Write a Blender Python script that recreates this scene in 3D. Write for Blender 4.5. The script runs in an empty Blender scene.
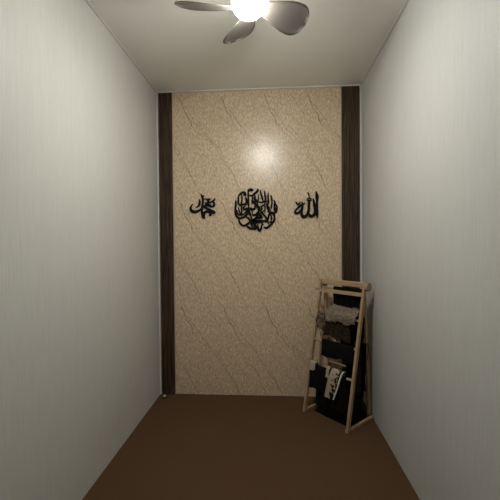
import bpy, bmesh, math, random
from mathutils import Vector, Matrix, noise
random.seed(4)
col = bpy.context.scene.collection
W, H, D, Y0 = 1.847, 2.80, 3.20, -1.5      # room width, height, depth of the far wall, wall behind the camera

# ------------------------------------------------------------------ helpers
def tag(o, label=None, cat=None, group=None, kind=None):
    if label: o['label'] = label
    if cat: o['category'] = cat
    if group: o['group'] = group
    if kind: o['kind'] = kind
    return o

def empty(name, loc, rz=0.0):
    o = bpy.data.objects.new(name, None); col.objects.link(o)
    o.empty_display_size = .05
    o.location = loc; o.rotation_euler = (0, 0, rz)
    return o

def mk(name, bm, mat, parent=None, loc=None, rz=0.0, smooth=False):
    me = bpy.data.meshes.new(name)
    bmesh.ops.recalc_face_normals(bm, faces=bm.faces)
    bm.to_mesh(me); bm.free()
    if smooth:
        for p in me.polygons: p.use_smooth = True
    me.materials.append(mat)
    o = bpy.data.objects.new(name, me); col.objects.link(o)
    if parent: o.parent = parent
    if loc is not None: o.location = loc
    o.rotation_euler = (0, 0, rz)
    return o

def box(bm, x0, x1, y0, y1, z0, z1, bev=0.0):
    r = bmesh.ops.create_cube(bm, size=1)
    for v in r['verts']:
        v.co = Vector((x0 if v.co.x < 0 else x1, y0 if v.co.y < 0 else y1, z0 if v.co.z < 0 else z1))
    if bev:
        es = {e for v in r['verts'] for e in v.link_edges}
        bmesh.ops.bevel(bm, geom=list(es), offset=bev, segments=2, affect='EDGES', profile=.6)

def bar(bm, a, b, w, t, side, bev=0.003):
    """rectangular bar from a to b, width w along `side`, thickness t across"""
    a, b = Vector(a), Vector(b); d = (b - a)
    z = d.normalized(); x = Vector(side); x = (x - x.dot(z) * z).normalized(); y = z.cross(x)
    r = bmesh.ops.create_cube(bm, size=1)
    M = Matrix((x, y, z)).transposed()
    for v in r['verts']:
        c = v.co.copy()
        v.co = (a + b) / 2 + M @ Vector((c.x * w, c.y * t, c.z * d.length))
    if bev:
        es = {e for v in r['verts'] for e in v.link_edges}
        bmesh.ops.bevel(bm, geom=list(es), offset=bev, segments=2, affect='EDGES', profile=.6)

def rod(bm, a, b, r, n=14):
    a, b = Vector(a), Vector(b); d = b - a
    q = d.to_track_quat('Z', 'Y')
    rr = bmesh.ops.create_cone(bm, cap_ends=True, segments=n, radius1=r, radius2=r, depth=d.length)
    for v in rr['verts']: v.co = (a + b) / 2 + q @ v.co

def lathe(bm, prof, n=40, c=(0, 0, 0)):
    rings = []
    for r, z in prof:
        if r < 1e-5: rings.append([bm.verts.new((c[0], c[1], c[2] + z))])
        else: rings.append([bm.verts.new((c[0] + r * math.cos(2 * math.pi * k / n), c[1] + r * math.sin(2 * math.pi * k / n), c[2] + z)) for k in range(n)])
    for A, B in zip(rings, rings[1:]):
        for k in range(n):
            k2 = (k + 1) % n
            if len(A) == 1 and len(B) == 1: continue
            if len(A) == 1: bm.faces.new((A[0], B[k], B[k2]))
            elif len(B) == 1: bm.faces.new((A[k], A[k2], B[0]))
            else: bm.faces.new((A[k], A[k2], B[k2], B[k]))

# ------------------------------------------------------------------ materials
class NT:
    def __init__(s, name):
        s.m = bpy.data.materials.new(name); s.m.use_nodes = True
        s.t = s.m.node_tree; s.n = s.t.nodes; s.l = s.t.links
        s.b = s.n['Principled BSDF']
    def node(s, ty, **kw):
        n = s.n.new(ty)
        for k, v in kw.items(): setattr(n, k, v)
        return n
    def link(s, a, b): s.l.new(a, b)
    def math(s, op, a, b=None, c=None):
        n = s.node('ShaderNodeMath', operation=op)
        for i, v in enumerate((a, b, c)):
            if v is None: continue
            if isinstance(v, (int, float)): n.inputs[i].default_value = v
            else: s.link(v, n.inputs[i])
        return n.outputs[0]
    def mix(s, fac, a, b, mode='MIX'):
        n = s.node('ShaderNodeMix', data_type='RGBA', blend_type=mode)
        for sock, v in ((n.inputs[0], fac), (n.inputs[6], a), (n.inputs[7], b)):
            if isinstance(v, (int, float)): sock.default_value = v
            elif isinstance(v, tuple): sock.default_value = (*v, 1) if len(v) == 3 else v
            else: s.link(v, sock)
        return n.outputs[2]
    def coords(s, scale=(1, 1, 1)):
        tc = s.node('ShaderNodeTexCoord'); mp = s.node('ShaderNodeMapping')
        mp.inputs['Scale'].default_value = scale
        s.link(tc.outputs['Object'], mp.inputs['Vector']); return mp.outputs['Vector']
    def noise(s, vec, scale, detail=3, rough=.5):
        n = s.node('ShaderNodeTexNoise'); n.inputs['Scale'].default_value = scale
        n.inputs['Detail'].default_value = detail; n.inputs['Roughness'].default_value = rough
        s.link(vec, n.inputs['Vector']); return n.outputs[0]
    def ramp(s, fac, a, b):
        n = s.node('ShaderNodeMapRange'); s.link(fac, n.inputs[0])
        n.inputs[1].default_value = a; n.inputs[2].default_value = b
        return n.outputs[0]
    def bump(s, h, dist, strength=1.0):
        n = s.node('ShaderNodeBump'); n.inputs['Distance'].default_value = dist; n.inputs['Strength'].default_value = strength
        s.link(h, n.inputs['Height']); s.link(n.outputs[0], s.b.inputs['Normal'])
    def out(s, color=None, rough=.5, spec=.5):
        if color is not None:
            if isinstance(color, tuple): s.b.inputs['Base Color'].default_value = (*color, 1)
            else: s.link(color, s.b.inputs['Base Color'])
        s.b.inputs['Roughness'].default_value = rough
        s.b.inputs['Specular IOR Level'].default_value = spec
        return s.m

def wall_mat(name, base):
    m = NT(name)
    v = m.coords((1, 1, .035)); v2 = m.coords((1, 1, .25))
    fine = m.noise(v, 190, 2); broad = m.noise(v, 30, 3)
    speck = m.noise(v2, 260, 2)
    f = m.math('ADD', m.math('MULTIPLY', fine, .6), m.math('MULTIPLY', speck, .4))
    f = m.ramp(f, .35, .65)
    a = tuple(c * .93 for c in base); b = tuple(c * 1.05 for c in base)
    c = m.mix(f, a, b)
    c = m.mix(m.math('MULTIPLY', m.ramp(broad, .35, .65), .20), c, tuple(c_ * .86 for c_ in base))
    # panel joints every 0.40 m along the wall
    tc = m.node('ShaderNodeTexCoord'); sp = m.node('ShaderNodeSeparateXYZ'); m.link(tc.outputs['Object'], sp.inputs[0])
    j = m.math('ABSOLUTE', m.math('SUBTRACT', m.math('FRACT', m.math('DIVIDE', sp.outputs[1], .40)), .5))
    jl = m.math('LESS_THAN', j, .0045)
    c = m.mix(m.math('MULTIPLY', jl, .10), c, tuple(c_ * .5 for c_ in base))
    m.bump(f, .0006, .6)
    return m.out(c, .42, .42)

def plain(name, color, rough=.5, nscale=0, amt=.1, stretch=(1, 1, 1), spec=.5, bump=0, metal=0):
    m = NT(name)
    if nscale:
        f = m.noise(m.coords(stretch), nscale, 3)
        f = m.ramp(f, .3, .7)
        c = m.mix(f, tuple(x * (1 - amt) for x in color), tuple(x * (1 + amt) for x in color))
        if bump: m.bump(f, bump)
        m.out(c, rough, spec)
    else: m.out(color, rough, spec)
    m.b.inputs['Metallic'].default_value = metal
    return m.m

def wood(name, ca, cb, axis='z', rough=.55, scale=60):
    m = NT(name)
    st = {'z': (1, 1, .05), 'x': (.05, 1, 1), 'y': (1, .05, 1)}[axis]
    g = m.ramp(m.noise(m.coords(st), scale, 5, .6), .32, .68)
    c = m.mix(g, ca, cb)
    m.bump(g, .0006)
    return m.out(c, rough, .4)

# -- marble-look sheet: one printed repeat of 0.385 x 0.93 m, veins as soft line segments
TX, TZ = .391, .962
X0, Z0 = .317, 2.487          # end of one bold crack, the repeat's reference point
S = .0091                     # metres per unit used below
def seg_group():
    g = bpy.data.node_groups.new('vein_segment', 'ShaderNodeTree')
    for nm in ('x', 'z', 'mx', 'mz', 'dx', 'dz', 'len', 'w', 'amt'):
        g.interface.new_socket(nm, in_out='INPUT', socket_type='NodeSocketFloat')
    g.interface.new_socket('v', in_out='OUTPUT', socket_type='NodeSocketFloat')
    N, Lk = g.nodes, g.links
    i = N.new('NodeGroupInput'); o = N.new('NodeGroupOutput')
    def M(op, a, b=None, c=None):
        n = N.new('ShaderNodeMath'); n.operation = op
        for k, v in enumerate((a, b, c)):
            if v is None: continue
            if isinstance(v, (int, float)): n.inputs[k].default_value = v
            else: Lk.new(v, n.inputs[k])
        return n.outputs[0]
    I = {s.name: s for s in i.outputs}
    px = M('WRAP', M('SUBTRACT', I['x'], I['mx']), TX / 2, -TX / 2)
    pz = M('WRAP', M('SUBTRACT', I['z'], I['mz']), TZ / 2, -TZ / 2)
    along = M('ADD', M('MULTIPLY', px, I['dx']), M('MULTIPLY', pz, I['dz']))
    across = M('ABSOLUTE', M('SUBTRACT', M('MULTIPLY', px, I['dz']), M('MULTIPLY', pz, I['dx'])))
    over = M('MAXIMUM', M('SUBTRACT', M('ABSOLUTE', along), I['len']), 0.0)
    dist = M('ADD', across, M('MULTIPLY', over, 1.0))
    q = M('SUBTRACT', 1.0, M('DIVIDE', dist, I['w']))
    q = M('MULTIPLY', M('MAXIMUM', q, 0.0), I['amt'])
    Lk.new(q, o.inputs[0])
    return g

def marble():
    m = NT('marble_sheet'); grp = seg_group()
    v = m.coords()
    wob = m.node('ShaderNodeTexNoise'); wob.inputs['Scale'].default_value = 22; wob.inputs['Detail'].default_value = 4
    m.link(v, wob.inputs['Vector'])
    sc = m.node('ShaderNodeVectorMath', operation='SUBTRACT'); m.link(wob.outputs['Color'], sc.inputs[0]); sc.inputs[1].default_value = (.5, .5, .5)
    s2 = m.node('ShaderNodeVectorMath', operation='SCALE'); m.link(sc.outputs[0], s2.inputs[0]); s2.inputs['Scale'].default_value = .035
    ad = m.node('ShaderNodeVectorMath', operation='ADD'); m.link(v, ad.inputs[0]); m.link(s2.outputs[0], ad.inputs[1])
    sp = m.node('ShaderNodeSeparateXYZ'); m.link(ad.outputs[0], sp.inputs[0])
    veins = [  # polyline in repeat units (right, down), half width (m), strength
        ([(-12, -28), (-7, -14), (-2, -7), (0, 0)], .0062, 1.0),
        ([(0, 0), (6, 7), (12, 13), (20, 17)], .0045, .55),
        ([(-6, -18), (0, -9), (6, 0), (12, 8), (19, 15), (27, 27), (38, 45)], .0048, .62),
        ([(-5, 42), (0, 52), (5, 63)], .0058, .85),
        ([(5, 63), (9, 72), (12, 80)], .0045, .45),
        ([(-22, 15), (-14, 25), (-5, 42)], .0045, .5),
        ([(10, 28), (20, 35), (26, 48), (31, 60)], .0042, .42),
        ([(1, 30), (8, 38), (14, 47)], .0038, .40),
        ([(14, -30), (20, -18), (28, -8)], .0038, .32),
        ([(20, 60), (25, 72), (33, 80)], .0038, .32),
        ([(-15, 60), (-10, 70), (-8, 80)], .0038, .35),
        ([(16, 2), (15, 14), (19, 26)], .0034, .25),
    ]
    acc = None
    for pl, w, amt in veins:
        for (x1, y1), (x2, y2) in zip(pl, pl[1:]):
            ax, az, bx_, bz = X0 + x1 * S, Z0 - y1 * S, X0 + x2 * S, Z0 - y2 * S
            dx, dz = bx_ - ax, bz - az; L = math.hypot(dx, dz)
            n = m.node('ShaderNodeGroup'); n.node_tree = grp
            m.link(sp.outputs[0], n.inputs[0]); m.link(sp.outputs[2], n.inputs[1])
            for k, val in enumerate(((ax + bx_) / 2, (az + bz) / 2, dx / L, dz / L, L / 2, w, amt)):
                n.inputs[k + 2].default_value = val
            acc = n.outputs[0] if acc is None else m.math('MAXIMUM', acc, n.outputs[0])
    brk = m.ramp(m.noise(v, 16, 2), .30, .55)          # veins fade in and out
    acc = m.math('MULTIPLY', acc, m.math('ADD', .45, m.math('MULTIPLY', brk, .55)))
    st = m.node('ShaderNodeMapping'); st.inputs['Rotation'].default_value = (0, math.radians(-28), 0); st.inputs['Scale'].default_value = (1, 1, .45)
    m.link(v, st.inputs['Vector'])
    fine = m.ramp(m.noise(st.outputs[0], 85, 5, .65), .34, .66)
    mid = m.ramp(m.noise(st.outputs[0], 26, 4, .6), .3, .7)
    c = m.mix(fine, (.46, .335, .21), (.99, .79, .565))
    c = m.mix(m.math('MULTIPLY', mid, .35), c, (.50, .39, .27))
    # faint darker hair veins everywhere
    vo = m.node('ShaderNodeTexNoise'); vo.inputs['Scale'].default_value = 20; vo.inputs['Detail'].default_value = 4
    m.link(st.outputs[0], vo.inputs['Vector'])
    hair = m.math('SUBTRACT', 1.0, m.ramp(m.math('ABSOLUTE', m.math('SUBTRACT', vo.outputs[0], .5)), 0, .022))
    c = m.mix(m.math('MULTIPLY', hair, .30), c, (.28, .22, .16))
    c = m.mix(m.math('MULTIPLY', acc, 1.0), c, (.17, .125, .09))
    # sheet joint at z = 2.32
    sz = m.node('ShaderNodeSeparateXYZ'); m.link(v, sz.inputs[0])
    j = m.math('LESS_THAN', m.math('ABSOLUTE', m.math('SUBTRACT', sz.outputs[2], 2.315)), .0018)
    c = m.mix(m.math('MULTIPLY', j, .35), c, (.2, .16, .12))
    m.bump(m.noise(v, 9, 3), .0035, .35)
    return m.out(c, .31, .7)

def carpet():
    m = NT('brown_carpet'); v = m.coords()
    f = m.ramp(m.noise(v, 170, 4, .75), .3, .7); g = m.ramp(m.noise(v, 3, 3), .3, .7)
    c = m.mix(f, (.058, .031, .015), (.150, .088, .047))
    c = m.mix(m.math('MULTIPLY', g, .25), c, (.088, .047, .023))
    m.bump(f, .003, .6)
    return m.out(c, .95, .1)

def cloth_mat(name, ca, cb=None, scale=30, lo=.45, hi=.55, rough=.9):
    m = NT(name); v = m.coords()
    w = m.noise(v, 500, 1)
    if cb: c = m.mix(m.ramp(m.noise(v, scale, 3, .6), lo, hi), ca, cb)
    else: c = m.mix(w, tuple(x * .8 for x in ca), tuple(x * 1.15 for x in ca))
    m.bump(w, .001, .5)
    m.out(c, rough, .15)
    m.b.inputs['Sheen Weight'].default_value = .0
    return m.m

M_wall = wall_mat('grey_linen_panel', (.635, .635, .60))
M_wall2 = wall_mat('grey_linen_panel_right', (.59, .595, .575))
M_ceil = plain('ceiling_panel', (.86, .85, .80), .5, 3, .02)
M_marble = marble()
M_floor = carpet()
M_white = plain('white_trim', (.72, .71, .68), .4)
M_cream = plain('cream_trim', (.55, .47, .36), .45)
M_dark = wood('dark_fluted_wood', (.012, .0075, .005), (.115, .068, .040), 'z', .42, 90)
M_pine = wood('pale_pine', (.29, .185, .105), (.48, .335, .21), 'z', .5, 70)
M_pinex = wood('pale_pine_rail', (.33, .215, .125), (.53, .38, .24), 'x', .5, 70)
M_black = plain('black_acrylic', (.004, .0032, .0026), .6, spec=.15)
M_fan = plain('grey_fan_plastic', (.15, .138, .122), .5)
M_fanw = plain('white_fan_body', (.7, .69, .66), .4)

# ------------------------------------------------------------------ the room
def slab(name, x0, x1, y0, y1, z0, z1, mat):
    bm = bmesh.new(); box(bm, x0, x1, y0, y1, z0, z1)
    return tag(mk(name, bm, mat), kind='structure')
T = .12
slab('floor', -T, W + T, Y0 - T, D + T, -T, 0, M_floor)
slab('ceiling', -T, W + T, Y0 - T, D + T, H, H + T, M_ceil)
slab('wall_left', -T, 0, Y0 - T, D + T, 0, H, M_wall)
slab('wall_right', W, W + T, Y0 - T, D + T, 0, H, M_wall2)
slab('wall_back', 0, W, D, D + T, 0, H, M_marble)
slab('wall_front', 0, W, Y0 - T, Y0, 0, H, M_wall)

def column(name, x0, x1, ribs):
    bm = bmesh.new(); n = ribs; w = (x1 - x0) / n; prof = []
    for k in range(n):
        a = x0 + k * w
        prof += [(a, .010), (a + w * .12, .018), (a + w * .80, .018), (a + w * .88, .010)]
    prof.append((x1, .010))
    prof = [(x0, 0)] + prof + [(x1, 0)]
    lo = [bm.verts.new((x, D - d, 0)) for x, d in prof]; hi = [bm.verts.new((x, D - d, H - .001)) for x, d in prof]
    for k in range(len(prof) - 1): bm.faces.new((lo[k], lo[k + 1], hi[k + 1], hi[k]))
    bm.faces.new((lo[-1], lo[0], hi[0], hi[-1]))
    bm.faces.new(lo[::-1]); bm.faces.new(hi)
    return tag(mk(name, bm, M_dark), 'dark fluted wood panel strip in the corner of the marble wall', None, None, 'structure')
column('trim_1', .016, .142, 6)
column('trim_2', 1.675, 1.833, 7)
slab('trim_3', .142, .149, D - .014, D, 0, H, M_cream)
slab('trim_4', 1.668, 1.675, D - .014, D, 0, H, M_cream)
slab('trim_5', 0, .010, D - .020, D, 0, H, M_white)
slab('trim_6', W - .010, W, D - .020, D, 0, H, M_white)
slab('trim_7', .010, W - .010, D - .024, D, H - .010, H, M_white)
slab('trim_8', 0, .012, Y0, D - .024, H - .010, H, M_white)
slab('trim_9', W - .012, W, Y0, D - .024, H - .010, H, M_white)

# ------------------------------------------------------------------ wall calligraphy
AX = (.9300, .009125, 0.00007)     # wall x from picture-plan units about (257.5, 210)
def wpt(px, py):
    u, w = px - 257.5, py - 210
    return (SX(u, w), SZ(u, w))
def SX(u, w): return .9230 + .009165 * u - 1.6e-6 * u * u * 1.0 + .00007 * w
def SZ(u, w): return 1.7066 - .009165 * w - .000175 * u

def strokes(name, data, thick, label, wk=1.1):
    """data: list of (ox, oy, scale, [ (x, y, w) ... ]) brush strokes in plan units; widths in the same units"""
    xs, zs, polys = [], [], []
    for ox, oy, sc, pts in data:
        P = [(*wpt(ox + x / sc, oy + y / sc), w / sc * .00917 * wk) for x, y, w in pts]
        out = []
        n = len(P)
        for k in range(n - 1):
            p0, p1, p2, p3 = P[max(k - 1, 0)], P[k], P[k + 1], P[min(k + 2, n - 1)]
            for s in range(6):
                t = s / 6
                out.append(tuple(.5 * ((2 * p1[i]) + (-p0[i] + p2[i]) * t + (2 * p0[i] - 5 * p1[i] + 4 * p2[i] - p3[i]) * t * t + (-p0[i] + 3 * p1[i] - 3 * p2[i] + p3[i]) * t ** 3) for i in range(3)))
        out.append(P[-1]); polys.append(out)
        xs += [p[0] for p in out]; zs += [p[1] for p in out]
    cx, cz = (min(xs) + max(xs)) / 2, min(zs)
    bm = bmesh.new()
    for si, out in enumerate(polys):
        th = thick + .0004 * (si % 5)
        rows = []
        for k, (x, z, w) in enumerate(out):
            a = out[max(k - 1, 0)]; b = out[min(k + 1, len(out) - 1)]
            dx, dz = b[0] - a[0], b[1] - a[1]; L = math.hypot(dx, dz) or 1
            nx, nz = -dz / L, dx / L
            e = .35 if k in (0, len(out) - 1) else 1
            h = w / 2 * e
            rows.append([bm.verts.new((x - cx + s * nx * h, y, z - cz + s * nz * h)) for s, y in ((-1, 0), (-1, -th), (1, -th), (1, 0))])
        for A, B in zip(rows, rows[1:]):
            for j in range(4): bm.faces.new((A[j], A[(j + 1) % 4], B[(j + 1) % 4], B[j]))
        bm.faces.new(rows[0]); bm.faces.new(rows[-1][::-1])
    o = mk(name, bm, M_black, loc=(cx, D - .0005, cz))
    return tag(o, label, 'wall calligraphy')

def widths(pts, w):   # constant width with tapered ends
    n = len(pts)
    return [(x, y, w * (.6 if k in (0, n - 1) else 1)) for k, (x, y) in enumerate(pts)]

A = (290, 188, 15.625)
allah = [(*A, p) for p in [
    [(402, 50, 14), (408, 90, 34), (416, 140, 50), (414, 200, 36), (411, 280, 36), (411, 360, 42), (414, 420, 32), (416, 470, 12)],
    [(266, 66, 8), (282, 90, 22), (292, 125, 16), (292, 160, 16)],
    [(262, 196, 16), (264, 172, 18), (290, 158, 18), (316, 168, 20), (316, 196, 20), (290, 190, 18), (262, 196, 18)],
    [(290, 180, 30), (288, 240, 38), (284, 310, 38), (276, 370, 40), (250, 422, 42), (206, 446, 48), (176, 420, 46), (172, 370, 38), (184, 310, 34), (186, 250, 26), (182, 215, 12)],
    [(352, 160, 12), (362, 200, 30), (370, 260, 36), (380, 330, 38), (380, 385, 40), (350, 425, 44), (310, 435, 44), (284, 405, 38), (276, 360, 26)],
    [(404, 330, 24), (396, 380, 30), (372, 420, 26)],
    [(186, 250, 24), (150, 280, 30), (110, 315, 30), (80, 350, 28), (74, 385, 34), (110, 392, 34), (150, 360, 30), (180, 310, 26)],
    [(82, 208, 10), (98, 236, 26), (120, 258, 22), (140, 236, 22), (154, 206, 10)],
    [(120, 258, 20), (140, 268, 18), (160, 262, 12)],
    [(172, 212, 12), (190, 244, 26), (206, 250, 24), (232, 222, 10)],
]]
B = (186, 190, 15.625)
muh = [(*B, p) for p in [
    [(234, 62, 10), (250, 95, 26), (264, 135, 30), (264, 190, 30), (254, 260, 32), (246, 330, 34), (252, 390, 36), (272, 430, 46), (292, 452, 14)],
    [(286, 84, 8), (272, 112, 18), (264, 140, 18)],
    [(114, 218, 8), (84, 256, 22), (72, 300, 36), (96, 338, 44), (150, 346, 44), (205, 326, 34), (246, 290, 22)],
    [(212, 146, 10), (216, 185, 26), (208, 230, 34), (188, 262, 22), (146, 282, 10)],
    [(282, 144, 12), (320, 148, 18), (360, 146, 18), (396, 144, 10)],
    [(332, 150, 10), (346, 180, 26), (372, 150, 12)],
    [(448, 132, 16), (446, 158, 20), (420, 178, 22), (440, 215, 32), (434, 250, 34), (395, 262, 32), (340, 248, 28), (280, 250, 30)],
    [(420, 180, 24), (380, 196, 24), (320, 208, 22), (290, 214, 12)],
    [(300, 232, 18), (350, 228, 18), (390, 236, 18)],
    [(262, 262, 24), (310, 285, 34), (370, 318, 40), (420, 340, 44), (458, 356, 20)],
    [(262, 366, 22), (310, 344, 36), (370, 348, 36), (430, 362, 34), (460, 352, 16)],
    [(300, 352, 20), (278, 385, 40), (270, 430, 40)],
    [(370, 360, 16), (378, 392, 40), (386, 412, 20)],
    [(352, 400, 10), (378, 398, 30), (400, 390, 10)],
]]
Q1, Q2, Q3, Q4 = (230, 184, 17.857), (252, 184, 17.857), (230, 206, 17.857), (252, 206, 17.857)
def qs(Q, items): return [(*Q, widths(p, w)) for p, w in items]
disc = qs(Q1, [
    ([(150, 215), (148, 290), (150, 350), (185, 385), (240, 365), (300, 375)], 28),
    ([(140, 235), (185, 182), (235, 150), (272, 170), (272, 205), (235, 182)], 28),
    ([(205, 190), (212, 270), (200, 370), (200, 480)], 24),
    ([(102, 295), (104, 350), (95, 420), (92, 480), (92, 540)], 30),
    ([(285, 245), (298, 300), (312, 375)], 22),
    ([(325, 90), (325, 200), (328, 350), (330, 500), (340, 560)], 25),
    ([(330, 140), (350, 105), (375, 95), (405, 112), (375, 120), (345, 128)], 26),
    ([(330, 205), (400, 206), (450, 172), (490, 130), (510, 95)], 26),
    ([(395, 205), (400, 290), (385, 370)], 24),
    ([(398, 290), (440, 340), (500, 400), (540, 440)], 28),
    ([(455, 215), (448, 280), (490, 305)], 22),
    ([(275, 398), (238, 420), (250, 462), (290, 440), (330, 445), (400, 458), (440, 440), (436, 395)], 26),
    ([(380, 440), (385, 480), (400, 520)], 20),
]) + qs(Q2, [
    ([(105, 85), (98, 130), (50, 170), (0, 205)], 30),
    ([(60, 205), (38, 255), (60, 310), (100, 315), (112, 260), (108, 180)], 20),
    ([(150, 105), (158, 180), (182, 250), (195, 320)], 26),
    ([(218, 125), (230, 195), (238, 260), (222, 320)], 28),
    ([(290, 155), (284, 240), (292, 320), (262, 400), (285, 455), (335, 470)], 24),
    ([(328, 200), (348, 255), (332, 280)], 26),
    ([(342, 290), (346, 370), (340, 450)], 16),
    ([(382, 285), (406, 335), (392, 400), (386, 470)], 25),
    ([(400, 330), (434, 395), (440, 450), (425, 520)], 24),
    ([(95, 315), (160, 330), (230, 312), (295, 312)], 24),
    ([(100, 315), (96, 400), (112, 480), (120, 520)], 22),
    ([(150, 405), (190, 385), (235, 368)], 24),
    ([(225, 320), (225, 420), (224, 520)], 20),
    ([(-20, 300), (40, 355), (100, 430), (150, 490)], 26),
    ([(240, 340), (278, 420), (300, 480)], 20),
    ([(160, 400), (165, 450), (140, 500)], 18),
]) + qs(Q3, [
    ([(92, 0), (92, 80), (105, 170), (150, 216), (220, 210), (290, 160), (320, 90), (330, 20)], 30),
    ([(118, 70), (140, 148), (200, 160), (262, 130), (300, 70), (300, 30)], 22),
    ([(205, -10), (205, 90), (202, 190)], 22),
    ([(148, 230), (162, 285), (200, 338), (245, 352), (300, 325), (352, 275), (325, 225), (285, 195)], 30),
    ([(285, 345), (320, 382), (380, 404), (440, 400), (500, 372)], 32),
    ([(336, 60), (352, 140), (375, 210), (380, 270), (368, 330), (410, 385)], 25),
    ([(378, 140), (430, 162), (500, 115)], 28),
    ([(350, 25), (400, 55), (440, 40), (445, 10)], 24),
    ([(352, 275), (420, 240), (500, 205)], 26),
    ([(380, 262), (440, 268), (520, 270)], 32),
    ([(375, 282), (430, 330), (480, 390), (490, 425)], 24),
]) + qs(Q4, [
    ([(0, 172), (60, 150), (110, 100), (122, 65)], 28),
    ([(105, 40), (170, 120), (232, 192), (252, 262)], 28),
    ([(0, 242), (60, 222), (112, 152), (165, 200), (110, 210), (70, 215)], 34),
    ([(-10, 265), (120, 266), (230, 266), (268, 250)], 32),
    ([(18, 352), (70, 300), (150, 290), (192, 345)], 26),
    ([(-10, 405), (40, 412), (60, 395), (20, 350)], 26),
    ([(90, 320), (98, 395), (120, 442), (150, 400), (165, 330)], 30),
    ([(198, 370), (240, 392), (290, 362), (345, 312), (385, 250), (392, 190), (372, 140), (330, 128), (292, 168), (282, 240)], 30),
    ([(240, 185), (268, 250), (285, 335)], 25),
    ([(332, 150), (338, 220), (322, 295)], 24),
    ([(265, 100), (330, 112), (392, 120), (404, 60), (400, 0)], 27),
    ([(436, 0), (432, 60), (395, 150)], 22),
    ([(220, 0), (226, 110)], 20),
    ([(290, 0), (300, 60), (268, 110)], 24),
    ([(150, 0), (172, 60), (122, 72)], 22),
    ([(300, 300), (330, 280), (360, 300)], 30),
])
disc += [(225, 180, 8.333, widths(p, w)) for p, w in [
    ([(108, 225), (120, 270), (135, 292)], 10), ([(248, 150), (270, 182), (262, 215)], 10), ([(300, 105), (306, 150), (318, 178)], 11),
    ([(386, 130), (389, 190), (378, 240)], 11), ([(410, 180), (404, 240)], 12), ([(230, 300), (280, 285), (332, 248)], 10),
    ([(300, 330), (340, 346), (362, 300)], 11), ([(200, 330), (240, 350), (215, 376)], 11), ([(170, 140), (176, 180), (160, 205)], 10)]]
strokes('calligraphy_sign', muh, .008, 'small black metal calligraphy word on the left of the round calligraphy medallion')
strokes('calligraphy_sign', disc, .008, 'round black calligraphy medallion in the middle of the marble wall', 1.30)
strokes('calligraphy_sign', allah, .008, 'small black calligraphy word with tall upright strokes, right of the round medallion')

# ------------------------------------------------------------------ ceiling fan with lamp
GR = .084
FX, FY, FZ = .945, 1.75, 2.574
fan = tag(empty('ceiling_fan', (FX, FY, H)), 'grey five-bladed ceiling fan with a glowing white globe lamp', 'ceiling fan')
bm = bmesh.new(); lathe(bm, [(0, 0), (.075, 0), (.075, -.012), (.045, -.035), (0, -.035)]); mk('canopy', bm, M_fanw, fan, smooth=False)
bm = bmesh.new(); lathe(bm, [(0, -.03), (.06, -.034), (.085, -.06), (.09, -.10), (.082, -.12), (0, -.12)]); mk('motor_housing', bm, M_fanw, fan, smooth=True)
def blade_mesh(ang):
    bm = bmesh.new(); NR, NC = 22, 12; g = []
    pitch = math.radians(22)
    for i in range(NR + 1):
        t = i / NR; r = .080 + .290 * t
        # petal outline: leading and trailing half widths
        hw = .038 + .052 * math.sin(min(t / .72, 1) * math.pi / 2) ** 1.2
        if t > .72: hw *= math.sqrt(max(1 - ((t - .72) / .28) ** 2, .0008))
        row = []
        for j in range(NC + 1):
            s = j / NC * 2 - 1
            off = s * hw - .014 + .034 * t * t
            camber = .008 * (1 - s * s) + .034 * t
            z = -off * math.sin(pitch) + camber
            x, y = r, off * math.cos(pitch)
            row.append(bm.verts.new((x * math.cos(ang) - y * math.sin(ang), x * math.sin(ang) + y * math.cos(ang), z + FZ - H)))
        g.append(row)
    for i in range(NR):
        for j in range(NC): bm.faces.new((g[i][j], g[i + 1][j], g[i + 1][j + 1], g[i][j + 1]))
    return bm
bm = bmesh.new(); lathe(bm, [(0, GR * .62), (GR * .76, GR * .62), (GR * .78, GR * .70), (.045, .085), (0, .085)], c=(0, 0, 2.600 - H)); mk('lamp_collar', bm, M_fanw, fan, smooth=False)
for k in range(5):
    o = mk('blade', blade_mesh(math.radians(33.5 + 72 * k)), M_fan, fan, smooth=True)
    s = o.modifiers.new('thickness', 'SOLIDIFY'); s.thickness = .003; s.offset = 0
em = NT('lamp_glow'); em.out((1, 1, 1), .4)
em.b.inputs['Emission Color'].default_value = (1, .985, .915, 1); 
etc = em.node('ShaderNodeTexCoord'); esp = em.node('ShaderNodeSeparateXYZ'); em.link(etc.outputs['Normal'], esp.inputs[0])
em.link(em.math('MULTIPLY_ADD', em.ramp(esp.outputs[2], .04, -1.0), 122, 3), em.b.inputs['Emission Strength'])   # a lamp that throws most of its light downwards
bm = bmesh.new()
lathe(bm, [(0, -GR)] + [(GR * math.cos(math.radians(a)), GR * math.sin(math.radians(a))) for a in range(-80, 41, 10)] + [(0, GR * .6428)], c=(0, 0, 2.600 - H))
tag(mk('lamp_globe', bm, em.m, fan, smooth=True), 'glowing white globe')

# ------------------------------------------------------------------ small cap on the floor
bm = bmesh.new(); lathe(bm, [(0, 0), (.026, 0), (.028, .004), (.025, .010), (.019, .011), (.017, .007), (0, .007)], 28)
cap = tag(mk('floor_cap', bm, plain('dark_rubber', (.012, .01, .009), .6), loc=(.060, 3.118, 0), smooth=False),
          'small pale round cap in a dark ring on the carpet beside the left dark column', 'floor cap')
bm = bmesh.new(); lathe(bm, [(0, .007), (.014, .007), (.0145, .017), (.011, .021), (0, .022)], 24)
tag(mk('button', bm, plain('pale_plastic', (.6, .58, .54), .4), cap, smooth=True), 'pale plastic button')

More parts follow.
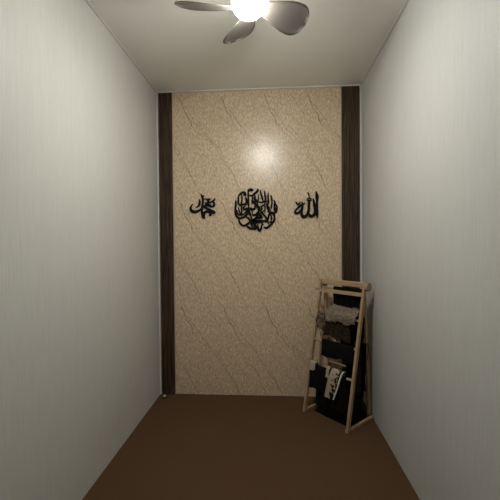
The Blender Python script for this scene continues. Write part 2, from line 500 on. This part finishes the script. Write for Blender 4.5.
# ------------------------------------------------------------------ folding clothes rack
RA = math.radians(-47.5)
ROOT = Vector((1.309, 2.905, 0)); RW, RD, RS, RZ = .425, .325, .72, 1.09
def rloc(u, v, z): return ROOT + Vector((u * math.cos(RA) - v * math.sin(RA), u * math.sin(RA) + v * math.cos(RA), z))
rack = tag(empty('clothes_rack', ROOT, RA), 'pale wooden ladder-shaped folding clothes rack in the right corner of the room', 'clothes rack')
AV = RS * RD
def fv(z): return AV * z / RZ                 # depth of the front frame at height z
def bv(z): return RD + (AV - RD) * z / RZ     # depth of the back frame
ex = (1, 0, 0)
for u in (0, RW):
    bm = bmesh.new(); bar(bm, (u, .004, .012), (u, AV - .004, RZ), .020, .030, ex); mk('front_leg', bm, M_pine, rack)
    su = -.023 if u else .023
    bm = bmesh.new(); bar(bm, (u + su, RD - .006, .03), (u + su, AV + .014, RZ - .02), .018, .030, ex); mk('back_leg', bm, M_pine, rack)
    bm = bmesh.new(); box(bm, u - .012, u + .012, -.012, RD + .012, 0, .026, .004); mk('foot_bar', bm, M_pine, rack)
    bm = bmesh.new(); rod(bm, (u + (.010 if u else -.010), AV + .005, RZ - .032), (u + (.032 if u else .008), AV + .005, RZ - .032), .034, 28)
    mk('pivot_disc', bm, M_pine, rack)
bm = bmesh.new(); box(bm, -.004, RW + .004, AV - .012, AV + .010, RZ - .040, RZ + .003, .004); mk('top_rail', bm, M_pinex, rack)
RZS = (1.0, .80, .59, .365)
for k, z in enumerate(RZS):
    v = fv(z)
    bm = bmesh.new()
    if k == 0: bar(bm, (-.030, v - .018, z), (RW - .012, v - .018, z), .022, .012, (0, 0, 1))
    else: rod(bm, (0, v, z), (RW, v, z), .0095)
    mk('front_rung', bm, M_pinex, rack)
for z in (1.02, .80, .59, .365):
    bm = bmesh.new(); rod(bm, (.023, bv(z), z), (RW - .023, bv(z), z), .0095); mk('back_rung', bm, M_pinex, rack)

# ------------------------------------------------------------------ clothes
def fbm(x, y, z=0): return noise.fractal(Vector((x, y, z)), 1.0, 2.0, 4)
def garment(name, u0, u1, path, mat, label, cat='garment', fold=.010, freq=5, seed=0, hem=.03, skew=0, lump=0, thick=.004, nu=46, squeeze=0):
    """cloth over a rail: path = (v, z) points from the front hem over the rail to the back hem"""
    P = []
    n = len(path)
    for k in range(n - 1):
        p0, p1, p2, p3 = path[max(k - 1, 0)], path[k], path[k + 1], path[min(k + 2, n - 1)]
        for s in range(8):
            t = s / 8
            P.append(tuple(.5 * ((2 * p1[i]) + (-p0[i] + p2[i]) * t + (2 * p0[i] - 5 * p1[i] + 4 * p2[i] - p3[i]) * t * t + (-p0[i] + 3 * p1[i] - 3 * p2[i] + p3[i]) * t ** 3) for i in range(2)))
    P.append(path[-1])
    ztop = max(p[1] for p in P); N = len(P) - 1
    um = (u0 + u1) / 2; org = rloc(um, path[n // 2][0], ztop); zo = ztop; vo = path[n // 2][0]
    kt = max(range(len(P)), key=lambda k: P[k][1])
    bm = bmesh.new(); g = []
    for i in range(nu + 1):
        s = i / nu; row = []
        for k, (v, z) in enumerate(P):
            drop = ztop - z
            span = ztop - (P[0][1] if k < kt else P[-1][1]) + 1e-6
            f = min(drop / span, 1)
            hs = 1 + (hem / span) * (fbm(s * 2.3 + seed, 1.7 if k < kt else 4.2) * 1.3 + .25 * math.sin(s * 17 + seed))
            zz = ztop - drop * (hs if drop > 0 else 1)
            amp = fold * (.15 + f)
            side = -1 if k < kt else 1
            w = math.sin(2 * math.pi * freq * s + seed + 1.1 * fbm(s * 3 + seed, zz * 4)) + .5 * fbm(s * 6 + seed, zz * 5, side)
            vv = v + amp * w * .9
            uu = u0 + (u1 - u0) * s + skew * f + .006 * f * math.sin(9 * s + seed + k * .2) - squeeze * f * (s - .5) * (u1 - u0)
            if lump:
                q = fbm(uu * 14 + seed, vv * 14, zz * 14 + seed) * lump
                zz += q; vv += side * q * .5
            row.append(bm.verts.new((uu - um, vv - vo, max(zz, .006) - zo)))
        g.append(row)
    for i in range(nu):
        for k in range(N): bm.faces.new((g[i][k], g[i + 1][k], g[i + 1][k + 1], g[i][k + 1]))
    o = mk(name, bm, mat, loc=org, rz=RA, smooth=True)
    m = o.modifiers.new('thickness', 'SOLIDIFY'); m.thickness = thick; m.offset = 0
    return tag(o, label, cat, 'laundry on the clothes rack'), (um, vo, zo)

def over(vr, z, hf, hb, r=.014, df=0, db=0):   # simple drape over a rail at (vr, z)
    return [(vr - r - df, z - hf), (vr - r - df * .5, z - hf * .55), (vr - r, z - .02), (vr - r * .6, z + r * .8), (vr, z + r * 1.15),
            (vr + r * .6, z + r * .8), (vr + r, z - .02), (vr + r + db * .5, z - hb * .55), (vr + r + db, z - hb)]

C_black = cloth_mat('black_cotton', (.0035, .0026, .002))
C_black2 = cloth_mat('black_jersey', (.0055, .0042, .0032))
C_olive = cloth_mat('dark_brown_print', (.016, .011, .006), (.042, .029, .018), 45)
C_grey = cloth_mat('grey_brown_knit', (.235, .195, .15), (.135, .105, .078), 60, .4, .6)
C_lace = cloth_mat('mottled_lace', (.05, .034, .022), (.24, .18, .125), 48, .44, .56)
C_cream = cloth_mat('cream_cloth', (.40, .34, .255))

def cream_print():
    m = NT('cream_floral_print'); v = m.coords()
    sp = m.node('ShaderNodeSeparateXYZ'); m.link(v, sp.inputs[0])
    n1 = m.noise(v, 55, 2)
    side = m.ramp(m.math('SUBTRACT', sp.outputs[0], m.math('MULTIPLY', sp.outputs[2], .32)), -.020, .030)
    f = m.ramp(m.math('ADD', n1, m.math('MULTIPLY', m.math('SUBTRACT', side, .5), .30)), .555, .585)
    sm = m.ramp(m.noise(v, 120, 2), .55, .62)
    c = m.mix(m.math('MULTIPLY', sm, .35), (.42, .35, .25), (.22, .17, .115))
    c = m.mix(f, c, (.012, .010, .009))
    return m.out(c, .9, .15)
C_print = cream_print()

g = garment
g('shirt', .125, .405, over(bv(1.02), 1.02, .17, .19), C_black, 'black shirt hung just under the top rail of the clothes rack', 'shirt', fold=.004, seed=1, hem=.01)
# grey bundle laid over the second rungs
v2f, v2b = fv(.80), bv(.80)
g('folded_knitwear', .105, .395, [(v2f - .030, .765), (v2f - .034, .80), (v2f - .020, .835), (v2f + .02, .862), (v2f + .055, .868), (v2b, .850), (v2b + .018, .81), (v2b + .018, .76)],
  C_grey, 'grey-brown knitted garment bundled over the second rung of the rack', 'knitwear', fold=.004, freq=2.2, seed=7.3, hem=.012, lump=.022, thick=.010)
g('lace_scarf', .008, .098, over(v2f, .80, .11, .09, .016), C_lace, 'mottled brown and cream scarf bunched at the left end of the second rung', 'scarf', fold=.012, freq=2.5, seed=3, hem=.03, lump=.018)
g('blouse', .085, .335, over(v2f, .80, .185, .10, .015, .0), C_olive, 'dark brown patterned blouse hanging below the grey-brown bundle', 'blouse', fold=.008, freq=3.4, seed=5, hem=.022)
g('trousers', .19, .408, over(v2b, .80, .28, .16, .014, .02), C_black2, 'black trousers hanging at the back of the second rung, right of the brown blouse', 'trousers', fold=.010, freq=3.2, seed=9, hem=.012)
v3b = bv(.59)
g('dark_shirt', .095, .400, over(fv(.59), .59, .115, .09, .014, .004), C_black2, 'black shirt folded over the third rung of the rack', 'shirt', fold=.004, freq=2.6, seed=12, hem=.014)
g('long_skirt', .235, .415, over(v3b, .59, .42, .15, .016, .03), C_black, 'long black skirt hanging at the right of the third rung', 'skirt', fold=.010, freq=2.4, seed=2, hem=.02)
v4f, v4b = fv(.365), bv(.365)
g('black_shawl', .085, .365, over(v4f, .365, .275, .10, .013, .012), C_black, 'big black shawl over the lowest rung, reaching almost to the carpet', 'shawl', fold=.009, freq=3.6, seed=4, hem=.012, skew=.0)
g('t_shirt', .012, .225, over(v4f, .365, .160, .12, .022, .012), C_black2, 'short black t-shirt over the left half of the lowest rung', 't-shirt', fold=.005, freq=2.0, seed=6, hem=.012)
o, (um, vo, zo) = g('headscarf', .238, .338, over(v4f, .372, .19, .05, .034, .012), C_print, 'cream headscarf with black floral print draped over the lowest rung', 'headscarf', fold=.004, freq=1.0, seed=8, hem=.006, skew=-.062, nu=24)
# white edging strip sewn to its right side, following the cloth
me = o.data; bm = bmesh.new(); nP = len(me.vertices) // 25
edge = [me.vertices[24 * nP + k].co for k in range(nP)]
prev = None
for k in range(nP):
    a = edge[k]
    c = [bm.verts.new(a + Vector((dx, dy, 0))) for dx, dy in ((-.004, -.005), (.006, -.005), (.006, .005), (-.004, .005))]
    if prev:
        for j in range(4): bm.faces.new((prev[j], prev[(j + 1) % 4], c[(j + 1) % 4], c[j]))
    else: bm.faces.new(c)
    prev = c
bm.faces.new(prev[::-1])
tag(mk('edging', bm, plain('white_edging', (.75, .73, .68), .8), o), 'white edging')
g('sock', .012, .070, over(v4f, .380, .030, .025, .030), C_cream, 'small cream sock over the left end of the lowest rung', 'sock', fold=.002, freq=1, seed=3, hem=.008, lump=.006, nu=14)
g('sock', .188, .216, over(v4f, .380, .052, .025, .030), C_cream, 'small cream sock on the lowest rung just left of the floral headscarf', 'sock', fold=.002, freq=1, seed=5, hem=.008, lump=.004, nu=12)
# dark cloth added to fill the shaded right-hand side between the two frames
bm = bmesh.new(); NU, NV = 26, 34; gr = []
for i in range(NU + 1):
    s = i / NU; row = []
    for j in range(NV + 1):
        z = .965 - (.965 - .215 - .03 * fbm(s * 3, 8)) * j / NV
        a, b = fv(z) + .022, bv(z) - .022
        v = a + (b - a) * s
        u = .389 + .007 * math.sin(s * 13 + .6 * fbm(s * 4, z * 4)) * (.3 + j / NV)
        row.append(bm.verts.new((u - .39, v - AV, z - .965)))
    gr.append(row)
for i in range(NU):
    for j in range(NV): bm.faces.new((gr[i][j], gr[i + 1][j], gr[i + 1][j + 1], gr[i][j + 1]))
o = mk('dark_fill_cloth', bm, cloth_mat('dark_brown_fill', (.020, .0135, .0085)), loc=rloc(.39, AV, .965), rz=RA, smooth=True)
m = o.modifiers.new('thickness', 'SOLIDIFY'); m.thickness = .005; m.offset = 0
tag(o, 'long dark brown cloth added to fill the shaded right side of the rack, beside the right wall', 'cardigan', 'laundry on the clothes rack')
# heap at the foot, lying inside the rack
bm = bmesh.new(); NU, NV = 40, 30; gr = []
u0, u1, w0, w1 = .04, .405, .075, .285
for i in range(NU + 1):
    s = i / NU; row = []
    for j in range(NV + 1):
        t = j / NV
        e = (max(1 - abs(2 * s - 1) ** 5, 0) ** .6) * (max(1 - abs(2 * t - 1) ** 4, 0) ** .6)
        z = e * (.07 + .12 * s + .05 * fbm(s * 3, t * 3, 2) + .015 * fbm(s * 9, t * 9))
        row.append(bm.verts.new((u0 + (u1 - u0) * s - .22, w0 + (w1 - w0) * t - .18, max(z, 0) + .001)))
    gr.append(row)
for i in range(NU):
    for j in range(NV): bm.faces.new((gr[i][j], gr[i + 1][j], gr[i + 1][j + 1], gr[i][j + 1]))
rim = [gr[i][0] for i in range(NU + 1)] + [gr[NU][j] for j in range(1, NV + 1)] + [gr[i][NV] for i in range(NU - 1, -1, -1)] + [gr[0][j] for j in range(NV - 1, 0, -1)]
bm.faces.new(rim[::-1])
tag(mk('clothes_heap', bm, C_black2, loc=rloc(.22, .18, 0), rz=RA, smooth=True), 'crumpled black garment heaped on the carpet inside the foot of the rack', 'garment', 'laundry on the clothes rack')

# ------------------------------------------------------------------ camera and world
cd = bpy.data.cameras.new('camera'); cam = bpy.data.objects.new('camera', cd); col.objects.link(cam)
cd.sensor_width = 36; cd.lens = 25.2; cd.clip_start = .02
yaw, pitch, roll = .06469544, .01908177, -.00799948
cy, sy = math.cos(yaw), math.sin(yaw)
R = Vector((cy, sy, 0)); F = Vector((-sy * math.cos(pitch), cy * math.cos(pitch), -math.sin(pitch))); U = R.cross(F)
R2 = R * math.cos(roll) + U * math.sin(roll); U2 = -R * math.sin(roll) + U * math.cos(roll)
M = Matrix((R2, U2, -F)).transposed().to_4x4(); M.translation = Vector((1.0557, 0, 1.4031))
cam.matrix_world = M
sc = bpy.context.scene; sc.camera = cam
w = bpy.data.worlds.new('world'); sc.world = w; w.use_nodes = True
w.node_tree.nodes['Background'].inputs[0].default_value = (.02, .02, .02, 1)
sc.view_settings.view_transform = 'Standard'; sc.view_settings.look = 'None'
sc.view_settings.gamma = 1; sc.view_settings.use_curve_mapping = False
sc.view_settings.exposure = 1.50
sc.cycles.max_bounces = 8; sc.cycles.diffuse_bounces = 4
